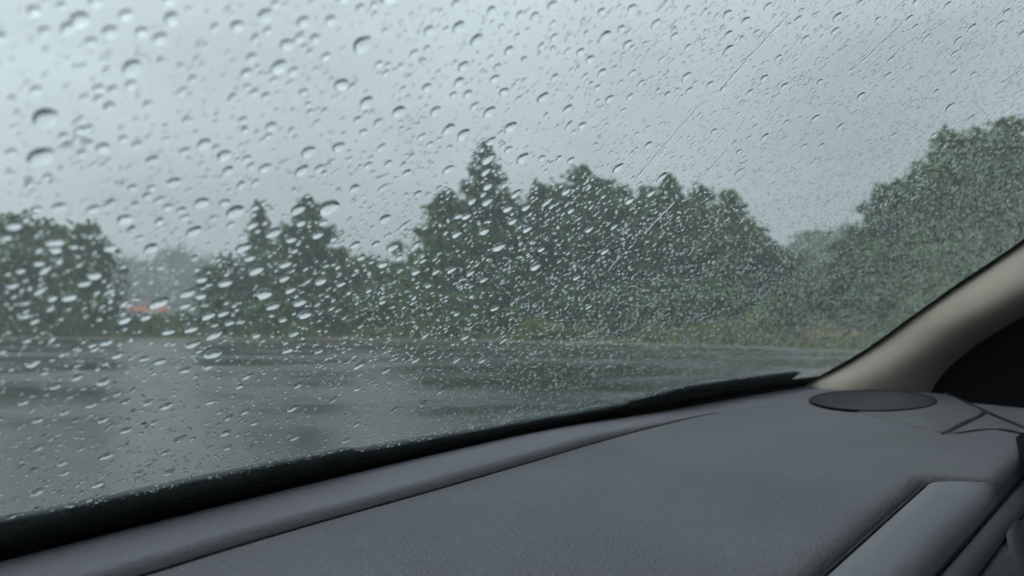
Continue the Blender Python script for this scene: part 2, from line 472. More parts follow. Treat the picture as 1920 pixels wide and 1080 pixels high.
G1 = 'trees along the far side of the road'
broadleaf('broadleaf_tree', 'rounded broadleaf tree at the left edge of the view, leftmost of the row', 40, 412, 31, 125, group=G1)
broadleaf('broadleaf_tree', 'dark broadleaf tree just left of the orange-red car', 165, 428, 32, 68, leaf='leaf_dark', group=G1)
broadleaf('broadleaf_tree', 'low pale tree behind the orange-red car, far from the road', 335, 474, 96, 150, group=G1, leaves=6000, leafsize=0.3)
broadleaf('broadleaf_tree', 'low bushy tree between the orange-red car and the thin-topped conifer', 420, 490, 34, 60, leaf='leaf_dark', group=G1, leaves=5000)
conifer('conifer_tree', 'slim conifer with a thin pale tip, left one of the pair', 487, 382, 36, 62, group=G1, leaves=5000)
conifer('conifer_tree', 'dark pointed conifer, right and larger one of the left pair', 578, 372, 31, 112, group=G1, leaves=9000, power=0.7)
broadleaf('broadleaf_tree', 'low tree filling the gap between the conifer pair and the tallest tree', 690, 486, 37, 72, leaf='leaf_mid', group=G1, leaves=5000)
conifer('conifer_tree', 'tallest conifer with a slender spire, in the middle of the view', 910, 266, 30, 165, group=G1, leaves=16000, power=0.95)
broadleaf('broadleaf_tree', 'bushy tree under the left side of the spired conifer', 835, 368, 30.5, 85, leaf='leaf_mid', group=G1, leaves=8000, low=0.1)
broadleaf('broadleaf_tree', 'bushy tree pressed against the right side of the spired conifer', 1005, 352, 31.5, 95, leaf='leaf_dark', group=G1, leaves=8000)
conifer('conifer_tree', 'broad ragged conifer second to the right of the spired one', 1092, 314, 30, 105, group=G1, leaves=11000, power=0.55)
broadleaf('broadleaf_tree', 'dark broadleaf tree in the middle of the right-hand clump', 1172, 352, 31, 80, leaf='leaf_dark', group=G1)
conifer('conifer_tree', 'dark conifer with a narrow raised top in the right-hand clump', 1255, 332, 29, 95, group=G1, leaves=9000, power=0.6)
conifer('conifer_tree', 'loose ragged conifer at the right end of the central clump', 1366, 360, 28.5, 92, group=G1, leaves=8000, power=0.55, leaf='leaf_mid')
broadleaf('broadleaf_tree', 'low broadleaf tree sloping down at the right end of the central clump', 1435, 455, 29, 62, leaf='leaf_dark', group=G1, leaves=5000)
broadleaf('broadleaf_tree', 'pale hazy tree far back in the gap before the right-hand trees', 1525, 440, 62, 110, group=G1, leaves=6000, leafsize=0.28)
broadleaf('broadleaf_tree', 'broadleaf tree at the left end of the right-hand group', 1660, 352, 26, 85, leaf='leaf_dark', group=G1, leaves=9000)
broadleaf('broadleaf_tree', 'tall broadleaf tree in the middle of the right-hand group', 1778, 256, 24.5, 110, leaf='leaf_mid', group=G1, leaves=11000)
broadleaf('broadleaf_tree', 'tallest broadleaf tree at the right edge of the view', 1895, 226, 23, 120, leaf='leaf_dark', group=G1, leaves=12000)
broadleaf('broadleaf_tree', 'broadleaf tree cut by the right edge of the view', 2040, 270, 24, 130, leaf='leaf_mid', group=G1, leaves=9000)

FILL = [(872, 395, 33, 75, 'behind the left skirt of the spired conifer'), (955, 372, 33.5, 80, 'behind the right skirt of the spired conifer'), (1048, 350, 33, 75, 'between the bushy tree and the ragged conifer'),
        (1132, 342, 33, 78, 'just right of the ragged conifer, set back'), (1212, 352, 33, 78, 'set back left of the narrow-topped tree'), (1308, 358, 32, 82, 'set back between the narrow-topped and the loose tree'),
        (1400, 415, 32, 75, 'set back right of the loose tree'), (1478, 478, 34, 70, 'low in the gap left of the far hazy tree'), (1600, 450, 29, 75, 'low, where the right-hand group begins'),
        (1722, 312, 27, 85, 'set back between the first two right-hand trees'), (1838, 248, 26, 105, 'set back between the two tallest right-hand trees'), 
        (238, 486, 92, 90, 'far back and pale, left of the orange-red car'), (748, 498, 38, 55, 'low, just left of the spired conifer'), (1585, 428, 58, 95, 'far back and hazy, left of the right-hand group'),
        (110, 425, 34, 80, 'set back between the two leftmost trees'), (640, 470, 35, 60, 'low, touching the right side of the conifer pair'), (530, 440, 35, 60, 'filling the space between the two pointed conifers')]
for (a, b, c, d, w) in FILL:
    broadleaf('broadleaf_tree', 'green tree ' + w, a, b, c, d, leaf=random.choice(['leaf_dark', 'leaf_mid']), group=G1, leaves=4500)
# shrubs along the foot of the trees
G2 = 'shrubs at the foot of the trees'
shr = [(-30, 560, 30, 80), (105, 545, 30, 70), (190, 556, 30, 42), (335, 600, 33, 50), (262, 598, 32, 50), (420, 560, 30.5, 70), (520, 570, 29.5, 60), (620, 545, 30.5, 70),
       (700, 560, 30, 65), (790, 540, 29, 70), (880, 545, 28.5, 75), (980, 535, 28.5, 80), (1075, 545, 28, 70), (1160, 540, 27.5, 75),
       (1250, 535, 27, 75), (1335, 530, 26.5, 75), (1490, 535, 27, 80), (1575, 520, 26, 70), (1640, 530, 24, 70), (1730, 520, 23, 80), (1500, 500, 36, 90)]
shl = ['left edge of the view', 'left broadleaf trees', 'dark tree left of the orange-red car', 'right half of the orange-red car', 'left half of the orange-red car', 'low bushy tree right of the car',
       'gap between the two pointed conifers', 'right conifer of the pair', 'gap right of the conifer pair', 'left skirt of the spired conifer', 'middle of the spired conifer',
       'right skirt of the spired conifer', 'ragged conifer', 'dark tree in the right-hand clump', 'narrow-topped tree', 'loose tree ending the clump', 'hazy gap before the right-hand trees',
       'left end of the right-hand trees', 'right-hand tree nearest the dashboard corner', 'tall tree of the right-hand group', 'far hazy tree in the gap']
for (a, b, c, d), w in zip(shr, shl):
    broadleaf('shrub', 'dense green shrub in front of the ' + w, a, b, c, d, leaf=random.choice(['leaf_mid', 'leaf_dark']), group=G2, leaves=2600, cat='shrub', low=0.06, leafsize=0.14)
broadleaf('shrub', 'bright yellow-green shrub by the road under the right-hand clump', 1422, 592, 23.5, 36, leaf='leaf_lime', leaves=1500, cat='shrub', low=0.08, leafsize=0.12)
broadleaf('shrub', 'small light green bush right of the yellow-green one', 1010, 612, 26, 40, leaf='leaf_lime', leaves=500, cat='shrub', low=0.08, leafsize=0.10)
broadleaf('shrub', 'dry ochre bush beside the road near the pillar', 1548, 630, 22, 60, leaf='leaf_ochre', leaves=1500, cat='shrub', low=0.05, leafsize=0.12)

# grass verge (uncountable)
gv = []
n = 26000
ti = rng.integers(0, len(Es) - 1, n); fr = rng.random(n)[:, None]
base = Es[ti] * (1 - fr) + Es[ti + 1] * fr
base[:, 1] += 0.6 + rng.gamma(1.6, 0.9, n); base[:, 2] = 0.05
hgt = rng.uniform(0.12, 0.5, n) * (1.0 + 0.5 * np.sin(base[:, 0] * 1.3) + 0.3 * np.sin(base[:, 0] * 3.1))
C = base.copy(); C[:, 2] += hgt * 0.5
ang = rng.random(n) * 6.283; dx = np.stack([np.cos(ang), np.sin(ang), np.zeros(n)], 1) * 0.035
tip = base + np.stack([rng.normal(0, .06, n), rng.normal(0, .06, n), hgt], 1)
V = np.stack([base - dx, base + dx, tip], 1).reshape(-1, 3)
me = bpy.data.meshes.new('grass'); me.vertices.add(3 * n); me.vertices.foreach_set('co', V.ravel())
me.loops.add(3 * n); me.loops.foreach_set('vertex_index', np.arange(3 * n, dtype=np.int32))
me.polygons.add(n); me.polygons.foreach_set('loop_start', np.arange(0, 3 * n, 3, dtype=np.int32)); me.update(calc_edges=True)
me.materials.append(M['grass'])
gr = link(bpy.data.objects.new('grass', me))
tag(gr, 'rough green grass along the verge beyond the road', 'grass', kind='stuff')

# ------------------------------------------------------------------ orange-red car behind the shrubs
def parked_car():
    depth = 70.0
    x = (278 - 960) / F * depth
    root = empty('parked_car', (x, depth, 0.36)); tag(root, 'orange-red car half hidden behind shrubs beyond the left trees', 'car')
    # side profile (y = 0 plane extruded in width, narrowed greenhouse)
    def prism(name, prof, w0, w1, zt, material, parent):
        v = []; f = []; n = len(prof)
        for s in (-1, 1):
            for (px_, pz) in prof:
                k = min(1, max(0, (pz - 0.75) / 0.65)); w = w0 * (1 - k) + w1 * k
                v.append((px_, s * w, pz))
        for i in range(n):
            j = (i + 1) % n; f.append((i, j, n + j, n + i))
        f.append(tuple(range(n))[::-1]); f.append(tuple(range(n, 2 * n)))
        o = mesh_obj(name, v, f, material, parent, smooth=False)
        bv = o.modifiers.new('bevel', 'BEVEL'); bv.width = 0.05; bv.segments = 2
        return o
    prism('body', [(-1.95, .3), (-1.98, .62), (-1.85, .88), (-1.0, .98), (-.35, 1.40), (.3, 1.47), (1.1, 1.42), (1.75, 1.02), (1.95, .92), (1.97, .4), (1.9, .28)], 0.85, 0.62, 1.4, M['carpaint'], root)
    root.scale = (0.86, 1, 0.86)
    for s in (-1,):
        for q in ([(-.82, 1.02), (-.32, 1.33), (.2, 1.38), (.2, 1.02)], [(.3, 1.02), (.3, 1.38), (1.0, 1.34), (1.45, 1.06)]):
            v = []
            for (a, b) in q:
                k = min(1, max(0, (b - 0.75) / 0.65)); w = 0.85 * (1 - k) + 0.62 * k + 0.012
                v.append((a, s * w, b))
            mesh_obj('window', v, [(0, 1, 2, 3)], M['carglass'], root, smooth=False)
        for wx in (-1.25, 1.25):
            pts = [Vector((wx, s * 0.87, .31)), Vector((wx, s * 0.66, .31))]
            v, f = tube(pts, 0.31, 18); t = mesh_obj('wheel', v, f, M['tyre'], root, smooth=False)
            v, f = tube([Vector((wx, s * 0.885, .31)), Vector((wx, s * 0.86, .31))], 0.19, 14)
            mesh_obj('rim', v, f, M['steel'], t, smooth=False)
    return root
parked_car()

# ------------------------------------------------------------------ wet hazy air
def haze_box():
    x0, x1, y0, y1, z0, z1 = -1000, 1000, -400, 1600, -1.05, 14.0
    v = [(x, y, z) for z in (z0, z1) for x, y in ((x0, y0), (x1, y0), (x1, y1), (x0, y1))]
    f = [(3, 2, 1, 0), (4, 5, 6, 7), (0, 1, 5, 4), (1, 2, 6, 5), (2, 3, 7, 6), (3, 0, 4, 7)]
    m = bpy.data.materials.new('haze_air'); m.use_nodes = True; t = m.node_tree; t.nodes.clear()
    o = t.nodes.new('ShaderNodeOutputMaterial'); vo = t.nodes.new('ShaderNodeVolumePrincipled')
    vo.inputs['Density'].default_value = HAZE; vo.inputs['Color'].default_value = (0.93, 0.97, 1.0, 1)
    vo.inputs['Anisotropy'].default_value = 0.2
    t.links.new(vo.outputs[0], o.inputs['Volume'])
    h = mesh_obj('haze', v, f, m, smooth=False)
    tag(h, 'thin rain mist filling the air over the road', 'haze', kind='stuff')
HAZE = 0.0058
haze_box()

# ================================================================== THE CAR WE SIT IN
car = empty('car', (0, 0, 0))
tag(car, 'car cabin around the camera: grey dashboard, beige pillar and wet windscreen', 'car')

# --- windscreen: curved slab 5 mm thick
def pillar_inner():
    """inner edge of the pillar on the glass as (X, s)"""
    pix = [(1500, 724), (1535, 706), (1574, 686), (1637, 647), (1707, 596), (1792, 536), (1920, 449)]
    o = []
    for p in pix:
        h = ghit(*p); o.append((h[0], h[1]))
    a, b = np.array(o[-2]), np.array(o[-1]); d = (b - a) / np.linalg.norm(b - a)
    d = np.array([min(d[0], -0.12), d[1]])
    for e in (0.15, 0.35, 0.6): o.append(tuple(b + d * e))
    return o
PI_ = pillar_inner()
NX, NS = 60, 30
S_LO, S_HI = -0.05, 0.86
gv_, gf_ = [], []
XL, XR = -0.55, 1.27
for layer, off in ((0, 0.0), (1, GLASS_T)):
    for j in range(NS + 1):
        s = S_LO + (S_HI - S_LO) * j / NS
        for i in range(NX + 1):
            gv_.append(Wv(gpt(XL + (XR - XL) * i / NX, s, off)))
n0 = (NX + 1) * (NS + 1)
for j in range(NS):
    for i in range(NX):
        a = j * (NX + 1) + i
        gf_.append((a, a + NX + 1, a + NX + 2, a + 1))
        gf_.append((n0 + a, n0 + a + 1, n0 + a + NX + 2, n0 + a + NX + 1))
rim = [i for i in range(NX + 1)] + [j * (NX + 1) + NX for j in range(1, NS + 1)] + [NS * (NX + 1) + i for i in range(NX - 1, -1, -1)] + [j * (NX + 1) for j in range(NS - 1, 0, -1)]
for k in range(len(rim)):
    a, b = rim[k], rim[(k + 1) % len(rim)]
    gf_.append((a, b, n0 + b, n0 + a))
ws = mesh_obj('windscreen', gv_, gf_, M['glass'], car)

# black frit band along the lower edge and up the pillar (bonded inside the glass)
xs = np.linspace(XL, 1.135, 90)
def s_of_frit(X): return 0.020 + 0.0015 * math.sin(X * 9)
rows = [[Wv(gpt(x, s, -0.0015)) for x in xs] for s in (-0.045, 0.0)] + [[Wv(gpt(x, s_of_frit(x), -0.0015)) for x in xs]] + [[Wv(gpt(x, s_of_frit(x) + 0.0006, -0.0002)) for x in xs]]
loft('frit_band', rows, M['frit'], ws)
pc = smooth_curve([(a, b) + (0,) for a, b in PI_], 60)
rows = [[Wv(gpt(p[0] - 0.011 * (1 if i > 3 else i / 3), p[1] + 0.005, -0.0016)) for i, p in enumerate(pc)], [Wv(gpt(p[0] + 0.10, p[1] - 0.02, -0.0016)) for p in pc]]
loft('frit_edge', rows, M['frit'], ws)
# rubber lip along the foot of the glass, highlight line painted as grey
xs2 = np.linspace(XL, 1.11, 80)
v, f = tube([W(x, Yb(x) + 0.0075, -H + 0.0055) for x in xs2], 0.0022, 8)
mesh_obj('rubber_lip', v, f, M['lower'], ws)
rows = [[W(x, Yb(x) + 0.0005, -H - 0.004) for x in xs2], [W(x, Yb(x) + 0.006, -H + 0.003) for x in xs2], [W(x, Yb(x) + 0.013, -H + 0.002) for x in xs2]]
loft('seal_strip', rows, M['trim'], ws)

# --- outside: cowl panel and wipers
rows = [[W(x, Yb(x) + 0.045, -H - 0.05) for x in xs2], [W(x, Yb(x) + 0.05, -H - 0.024) for x in xs2], [W(x, Yb(x) + 0.14, -H - 0.03) for x in xs2], [W(x, Yb(x) + 0.16, -H - 0.09) for x in xs2]]
loft('cowl_panel', rows, M['cowl'], car)
def wiper(pixline, hfun, label, n_=60):
    """blade lying low on the outside of the glass; pixline is its lower edge in the photo"""
    pts = []
    for p in pixline:
        h = ghit(*p, off=0.006); pts.append((h[0], h[1], 0))
    c = smooth_curve(pts, n_)
    cx = np.array([p[0] for p in pts]); hz = [float(np.interp(q[0], cx, hfun)) for q in c]
    def row(k, sb, off): return [Wv(gpt(q[0], q[1] + sb + hz[i] * k, off)) for i, q in enumerate(c)]
    o = loft('wiper_blade', [row(0, -0.024, 0.0062), row(0, -0.020, 0.010), row(0.35, 0, 0.0125), row(0.75, 0, 0.0115), row(1, 0, 0.0085), row(1.02, 0, 0.0065), row(0, -0.024, 0.0062)], M['wiper'], car)
    me = o.data; bm = bmesh.new(); bm.from_mesh(me); bm.verts.ensure_lookup_table()
    for e in (0, n_ - 1):
        bm.faces.new([bm.verts[k * n_ + e] for k in range(6)])
    bm.to_mesh(me); bm.free()
    o['label'] = label
    v, f = tube([Wv(gpt(q[0], q[1] - 0.016, 0.018)) for q in c[6:-6]], 0.0035, 8)
    mesh_obj('wiper_arm', v, f, M['wiper'], o)
wiper([(-220, 1072), (-60, 1037), (150, 990), (400, 929), (632, 878), (650, 874), (760, 852), (880, 828), (1010, 800), (1080, 786), (1170, 767)],
      [0.012, 0.0125, 0.013, 0.012, 0.0125, 0.0075, 0.007, 0.006, 0.004, 0.002, 0.0004], 'near wiper blade along the foot of the glass, stepping down left of centre', 110)
wiper([(1170, 764), (1260, 747), (1370, 730), (1470, 716), (1482, 714)], [0.001, 0.0125, 0.0145, 0.0145, 0.011], 'far wiper blade by the right-hand pillar')

# --- dashboard
dash = empty('dashboard', (0, 0, 0)); dash.parent = car
seam_px = [(230, 1091), (420, 1032), (600, 979), (800, 923), (1000, 865), (1100, 835), (1240, 797), (1355, 771), (1450, 757)]
sp = [Pd(*p) for p in seam_px]
d0 = (sp[0] - sp[2]).normalized()
sp = [sp[0] + d0 * 0.45, sp[0] + d0 * 0.2] + sp
sp_last = sp[-1]; sp += [Vector((1.0, Yb(1.0) - 0.03, 0)), Vector((1.12, Yb(1.12) - 0.03, 0))]
sc_ = smooth_curve([(q.x, q.y, 0) for q in sp], 160)
Xend = Pd(1355, 771).x
def step(X):
    t = min(1, max(0, (Xend - X) / 0.30)); return 0.0062 * t * t * (3 - 2 * t)
def fr_row(t, dz):       # t: 0 at the front edge ... 1 at the seam
    r = []
    for q in sc_:
        X = q[0]; yf = Yb(X)
        Y = yf + (q[1] - yf) * t
        r.append(W(X, Y, zd(Y) + dz(X)))
    return r
def fr_off(d, dz):       # d metres in front of the seam
    return [W(q[0], q[1] + d, zd(q[1] + d) + dz(q[0])) for q in sc_]
rows = [[W(q[0], Yb(q[0]) + 0.006, -H - 0.03) for q in sc_], [W(q[0], Yb(q[0]) + 0.004, -H - 0.006) for q in sc_], [W(q[0], Yb(q[0]) + 0.001, -H - 0.001 + step(q[0])) for q in sc_]]
rows += [fr_row(t, lambda X: step(X)) for t in (0.04, 0.3, 0.6)]
rows += [fr_off(0.0075, lambda X: step(X)), fr_off(0.0055, lambda X: 0.97 * step(X)), fr_off(0.0036, lambda X: 0.86 * step(X)), fr_off(0.002, lambda X: 0.6 * step(X)),
         fr_off(0.001, lambda X: 0.3 * step(X)), fr_off(0.0, lambda X: -0.0016), fr_off(-0.0006, lambda X: -0.004)]
loft('front_strip', rows, M['strip'], dash)

gp = [q for q in sc_ if q[0] < Xend - 0.004]
v, f = tube([W(q[0], q[1] - 0.0002, zd(q[1]) + 0.0001) for q in gp], [0.0009 * min(1.0, 0.15 + (Xend - q[0]) / 0.12) for q in gp], 6)
mesh_obj('seam_shadow_line', v, f, M['trim'], dash)  # black tube standing in for the shadow line under the strip's lip
# padded top: from the seam to the rear edge, rear edge steps back where the satin panel is let in
pan_l = Pd(1506, 1078); pan_c = Pd(1732, 890)
re_l = Pd(1721, 1080, -0.010); re_r = Pd(1869, 925, -0.010)
def Y_IN(X): return pan_c.y + (pan_l.y - pan_c.y) * (X - pan_c.x) / (pan_l.x - pan_c.x)
def Y_RE(X): return re_r.y + (re_l.y - re_r.y) * (min(X, 0.85) - re_r.x) / (re_l.x - re_r.x)
X_C, X_E = pan_c.x, re_r.x + 0.004
def Yrear(X): return Y_IN(X) + (Y_RE(X) - Y_IN(X)) * sm(X_C - 0.012, X_E, X) ** 1.6
xp = sc_[:, 0]
NT = 40
rows = []
def pad_row(t, dz=0.0):
    r = []
    for q in sc_:
        X = q[0]; yr = Yrear(X)
        y0 = q[1] + 0.0005
        Y = y0 + (yr + 0.012 - y0) * t
        r.append(W(X, Y, zd(Y) + dz))
    return r
rows = [[W(q[0], q[1] + 0.003, zd(q[1]) - 0.004) for q in sc_]] + [pad_row(0.0, -0.0002)] + [pad_row(t) for t in np.linspace(0.01, 1, NT)]
for d, dz in ((0.008, -0.0004), (0.005, -0.0014), (0.0025, -0.0034), (0.0008, -0.0062), (0.0, -0.010), (0.0, -0.03)):
    rows.append([W(q[0], Yrear(q[0]) + d, zd(Yrear(q[0]) + d) + dz) for q in sc_])
loft('padded_top', rows, M['pad'], dash)

# satin panel let into the rear of the dash, with a bead along its front groove
xq = np.linspace(-0.35, X_E - 0.001, 160)
def prow(fy, dz): return [W(x, fy(x), zd(fy(x)) + dz) for x in xq]
def pf(d): return lambda x: max(Yrear(x) - d, Y_RE(x) + 0.0004 * (0.03 - d) / 0.03)
Yr_ = lambda a: (lambda x: Y_RE(x) + (max(Yrear(x) - 0.0062, Y_RE(x)) - Y_RE(x)) * a)
rows = [prow(pf(0.0022), -0.014), prow(pf(0.0046), -0.006), prow(pf(0.0052), -0.0042), prow(Yr_(1.0), -0.0034), prow(Yr_(0.85), -0.0022)]
rows += [prow(Yr_(a), -0.0022 - 0.0055 * (1 - a / 0.85) ** 2) for a in (0.7, 0.5, 0.3, 0.15)]
rows += [prow(Yr_(0.05), -0.0095), prow(Yr_(0.0), -0.012), prow(lambda x: Y_RE(x) - 0.001, -0.02)]
loft('satin_panel', rows, M['panel'], dash)
v, f = tube([W(x, Yrear(x) - 0.0028, zd(Yrear(x)) - 0.0055) for x in xq[:-6]], 0.0011, 6)
mesh_obj('groove_bead', v, f, M['trim'], dash)

# lower fascia below the rear edge
xr = np.linspace(-0.35, 1.1, 90)
def frows(L): return [[W(x, Y_RE(x) - a, zd(Y_RE(x)) - b) for x in xr] for a, b in L]
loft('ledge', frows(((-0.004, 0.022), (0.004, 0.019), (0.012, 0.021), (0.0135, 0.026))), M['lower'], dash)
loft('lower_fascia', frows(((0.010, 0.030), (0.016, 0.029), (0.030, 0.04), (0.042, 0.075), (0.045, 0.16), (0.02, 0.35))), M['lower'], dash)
v, f = tube([W(x, Y_RE(x) - 0.0005, zd(Y_RE(x)) - 0.018) for x in xr], 0.0016, 6)
mesh_obj('rear_groove', v, f, M['trim'], dash)
# upright end trim at the right of the fascia
pA = [Pd(1880, 935), Pd(1898, 985), Pd(1910, 1040), Pd(1916, 1110)]
rows = []
for off, dz in ((0.0, 0.0), (0.012, 0.006), (0.03, 0.004), (0.05, -0.01)):
    rows.append([W(p.x + off, p.y - 0.002 - off * 0.3, p.z - 0.022 - 0.10 * k / 3 + dz) for k, p in enumerate(pA)])
loft('end_trim', rows, M['lower'], dash)

def raised(name, poly, h, material, parent, inset=0.0025, n=None, dz=0.0):
    """low raised plate on the dash top with a soft shoulder; poly in photo pixels"""
    P = [Pd(*p) for p in poly]
    c = sum(P, Vector()) / len(P)
    rings = []
    for ins, hh in ((0.0, -0.001), (0.0002, h * 0.5), (inset * 0.5, h * 0.9), (inset, h)):
        rg = []
        for p in P:
            d = (c - p); d.z = 0; L = d.length
            q = p + d * (ins / max(L, 1e-4)); rg.append(W(q.x, q.y, zd(q.y) + hh + dz))
        rings.append(rg)
    m = len(P); v = [x for r in rings for x in r]; f = []
    for j in range(len(rings) - 1):
        for i in range(m):
            k = (i + 1) % m; f.append((j * m + i, j * m + k, (j + 1) * m + k, (j + 1) * m + i))
    v.append(W(c.x, c.y, zd(c.y) + h + dz)); ci = len(v) - 1
    for i in range(m): f.append(((len(rings) - 1) * m + i, (len(rings) - 1) * m + (i + 1) % m, ci))
    return mesh_obj(name, v, f, material, parent)
# speaker corner plate and oval speaker grille
corner = [(1600, 742), (1690, 737.5), (1774, 741), (1812, 758), (1844, 774), (1808, 792), (1768, 812), (1738, 806), (1700, 795), (1668, 787), (1625, 778), (1590, 765)]
raised('corner_plate', [tuple(p) for p in smooth_curve([c + (0,) for c in corner + corner[:1]], 49)[:-1, :2]], 0.0016, M['corner'], dash)
ov = []
for k in range(48):
    t = 2 * math.pi * k / 48
    cx = math.copysign(abs(math.cos(t)) ** 0.92, math.cos(t)); sy = math.copysign(abs(math.sin(t)) ** 1.12, math.sin(t))
    ov.append((1637 + 119 * cx, 754.5 - 19.5 * sy + 3 * cx * 0.3))
gr_ = raised('speaker_grille', ov, 0.0005, M['grille'], dash, dz=0.0017)
P = [Pd(*p) for p in ov]; P.append(P[0])
v, f = tube([W(p.x, p.y, zd(p.y) + 0.0020) for p in P], 0.0011, 6)
mesh_obj('grille_rim', v, f, M['black'], gr_)
# dark joint and end cap next to the door
jp = [Pd(1764, 815), Pd(1774, 814), Pd(1850, 777), Pd(1843, 775)]
def slab(name, P, h0, h1, material, parent):
    v = [W(p.x, p.y, zd(p.y) + h0) for p in P] + [W(p.x, p.y, zd(p.y) + h1) for p in P]; m = len(P)
    f = [tuple(range(m))[::-1], tuple(range(m, 2 * m))] + [(i, (i + 1) % m, m + (i + 1) % m, m + i) for i in range(m)]
    return mesh_obj(name, v, f, material, parent, smooth=False)
slab('joint_strip', jp, -0.002, 0.0008, M['trim'], dash)
cap = [(1779, 814.5), (1815, 797), (1853, 779), (1890, 794), (1935, 812), (1935, 818), (1900, 808), (1860, 806), (1825, 808), (1800, 813)]
raised('end_cap', cap, 0.0015, M['corner'], dash, inset=0.003)
gap = [Pd(1772, 739), Pd(1812, 756), Pd(1848, 773), Pd(1890, 791), Pd(1945, 815)]
v, f = tube([W(p.x, p.y, zd(p.y) + 0.0006) for p in gap], 0.0022, 6)
mesh_obj('door_gap', v, f, M['trim'], dash)
# side vent slot at the far right
vs_ = [Pd(1905, 826), Pd(1925, 815), Pd(1960, 830), Pd(1960, 880), Pd(1930, 884), Pd(1914, 862)]
slab('vent_slot', vs_, -0.002, 0.0035, M['black'], dash)

# --- right-hand pillar, door and roof lining
def bez(a, c, b, t): return a * (1 - t) ** 2 + c * 2 * t * (1 - t) + b * t * t
outer_px = [(1742, 741), (1752, 722), (1772, 696), (1803, 668), (1850, 634), (1920, 592)]
XO = 1.235
def hitX(px, py, X0):
    dX, dY, dz = ray(px, py); t = X0 / dX
    return Vector((X0, dY * t, dz * t))
OB = [hitX(px, py, XO) for px, py in outer_px]
dB = (OB[-1] - OB[-2]).normalized()
OB += [OB[-1] + dB * 0.12, OB[-1] + dB * 0.3, OB[-1] + dB * 0.55]
ob = smooth_curve([tuple(p) for p in OB], 50)
ia = [gpt(p[0], p[1], -0.003) for p in smooth_curve([(a, b, 0) for a, b in PI_], 50)]
NSEC = 18
rows = []
for k in range(NSEC + 1):
    t = k / NSEC; r = []
    for i in range(50):
        a = ia[i]; b = Vector(ob[i])
        c = (a + b) * 0.5 + Vector((-0.075, -0.05, 0.012)) * min(1, 0.5 + i / 20)
        r.append(Wv(bez(a, c, b, t)))
    rows.append(r)
rows.insert(0, [Wv(a + Vector((0.02, 0.012, -0.004))) for a in ia])
loft('pillar_trim', rows, M['pillar'], car)
# sill of pillar hidden behind the dash
rows = [[W(XO + 0.012, y, z) for y in np.linspace(min(0.30, Yb(XO) - (z + H) / TT) - 0.035, -1.5, 24)] for z in (-0.9, -0.4, -0.12, -0.02, 0.004)]
door = loft('door_panel', rows, M['black'], car)  # near-black colour carries the shadow that lies on the door trim
rows = [[W(XO + 0.012 - a, y, -0.145 + b) for y in np.linspace(0.2, -1.5, 20)] for a, b in ((0.0, 0.0), (0.03, 0.004), (0.075, -0.004), (0.085, -0.02), (0.085, -0.3))]
loft('door_top', rows, M['lower'], door)
# roof lining
XRF0, XRF1 = -0.45, 1.1
top = gpt(0.3, 0.80)
rows = []
for j, (y, z) in enumerate(((top.y + 0.02, top.z - 0.01), (top.y - 0.10, top.z + 0.03), (-0.8, 0.52), (-1.6, 0.50), (-2.1, 0.30), (-2.3, -0.1), (-2.3, -0.8))):
    rows.append([W(XRF0 + (XRF1 - XRF0) * i / 12, y, z - 0.05 * (abs(i - 6) / 6) ** 3) for i in range(13)])
loft('roof_lining', rows, M['headliner'], car)
rows = [[W(XO + 0.012 - 0.16 * t, y, 0.004 + 0.44 * t) for y in np.linspace(0.0, -1.5, 12)] for t in (0.0, 0.5, 1.0)]
loft('light_cut_side_window', rows, M['tint'], door)  # unseen pane, added with a dark tint to cut the side light
rows = [[W(XRF0 - 0.12, y, z) for y in np.linspace(0.36, -2.2, 14)] for z in (-0.9, -0.4, 0.0)]
loft('far_door_panel', rows, M['black'], car)
rows = [[W(x, y, -0.85) for x in (-0.6, 1.25)] for y in (0.5, -2.3)]
loft('cabin_floor', rows, M['black'], car)
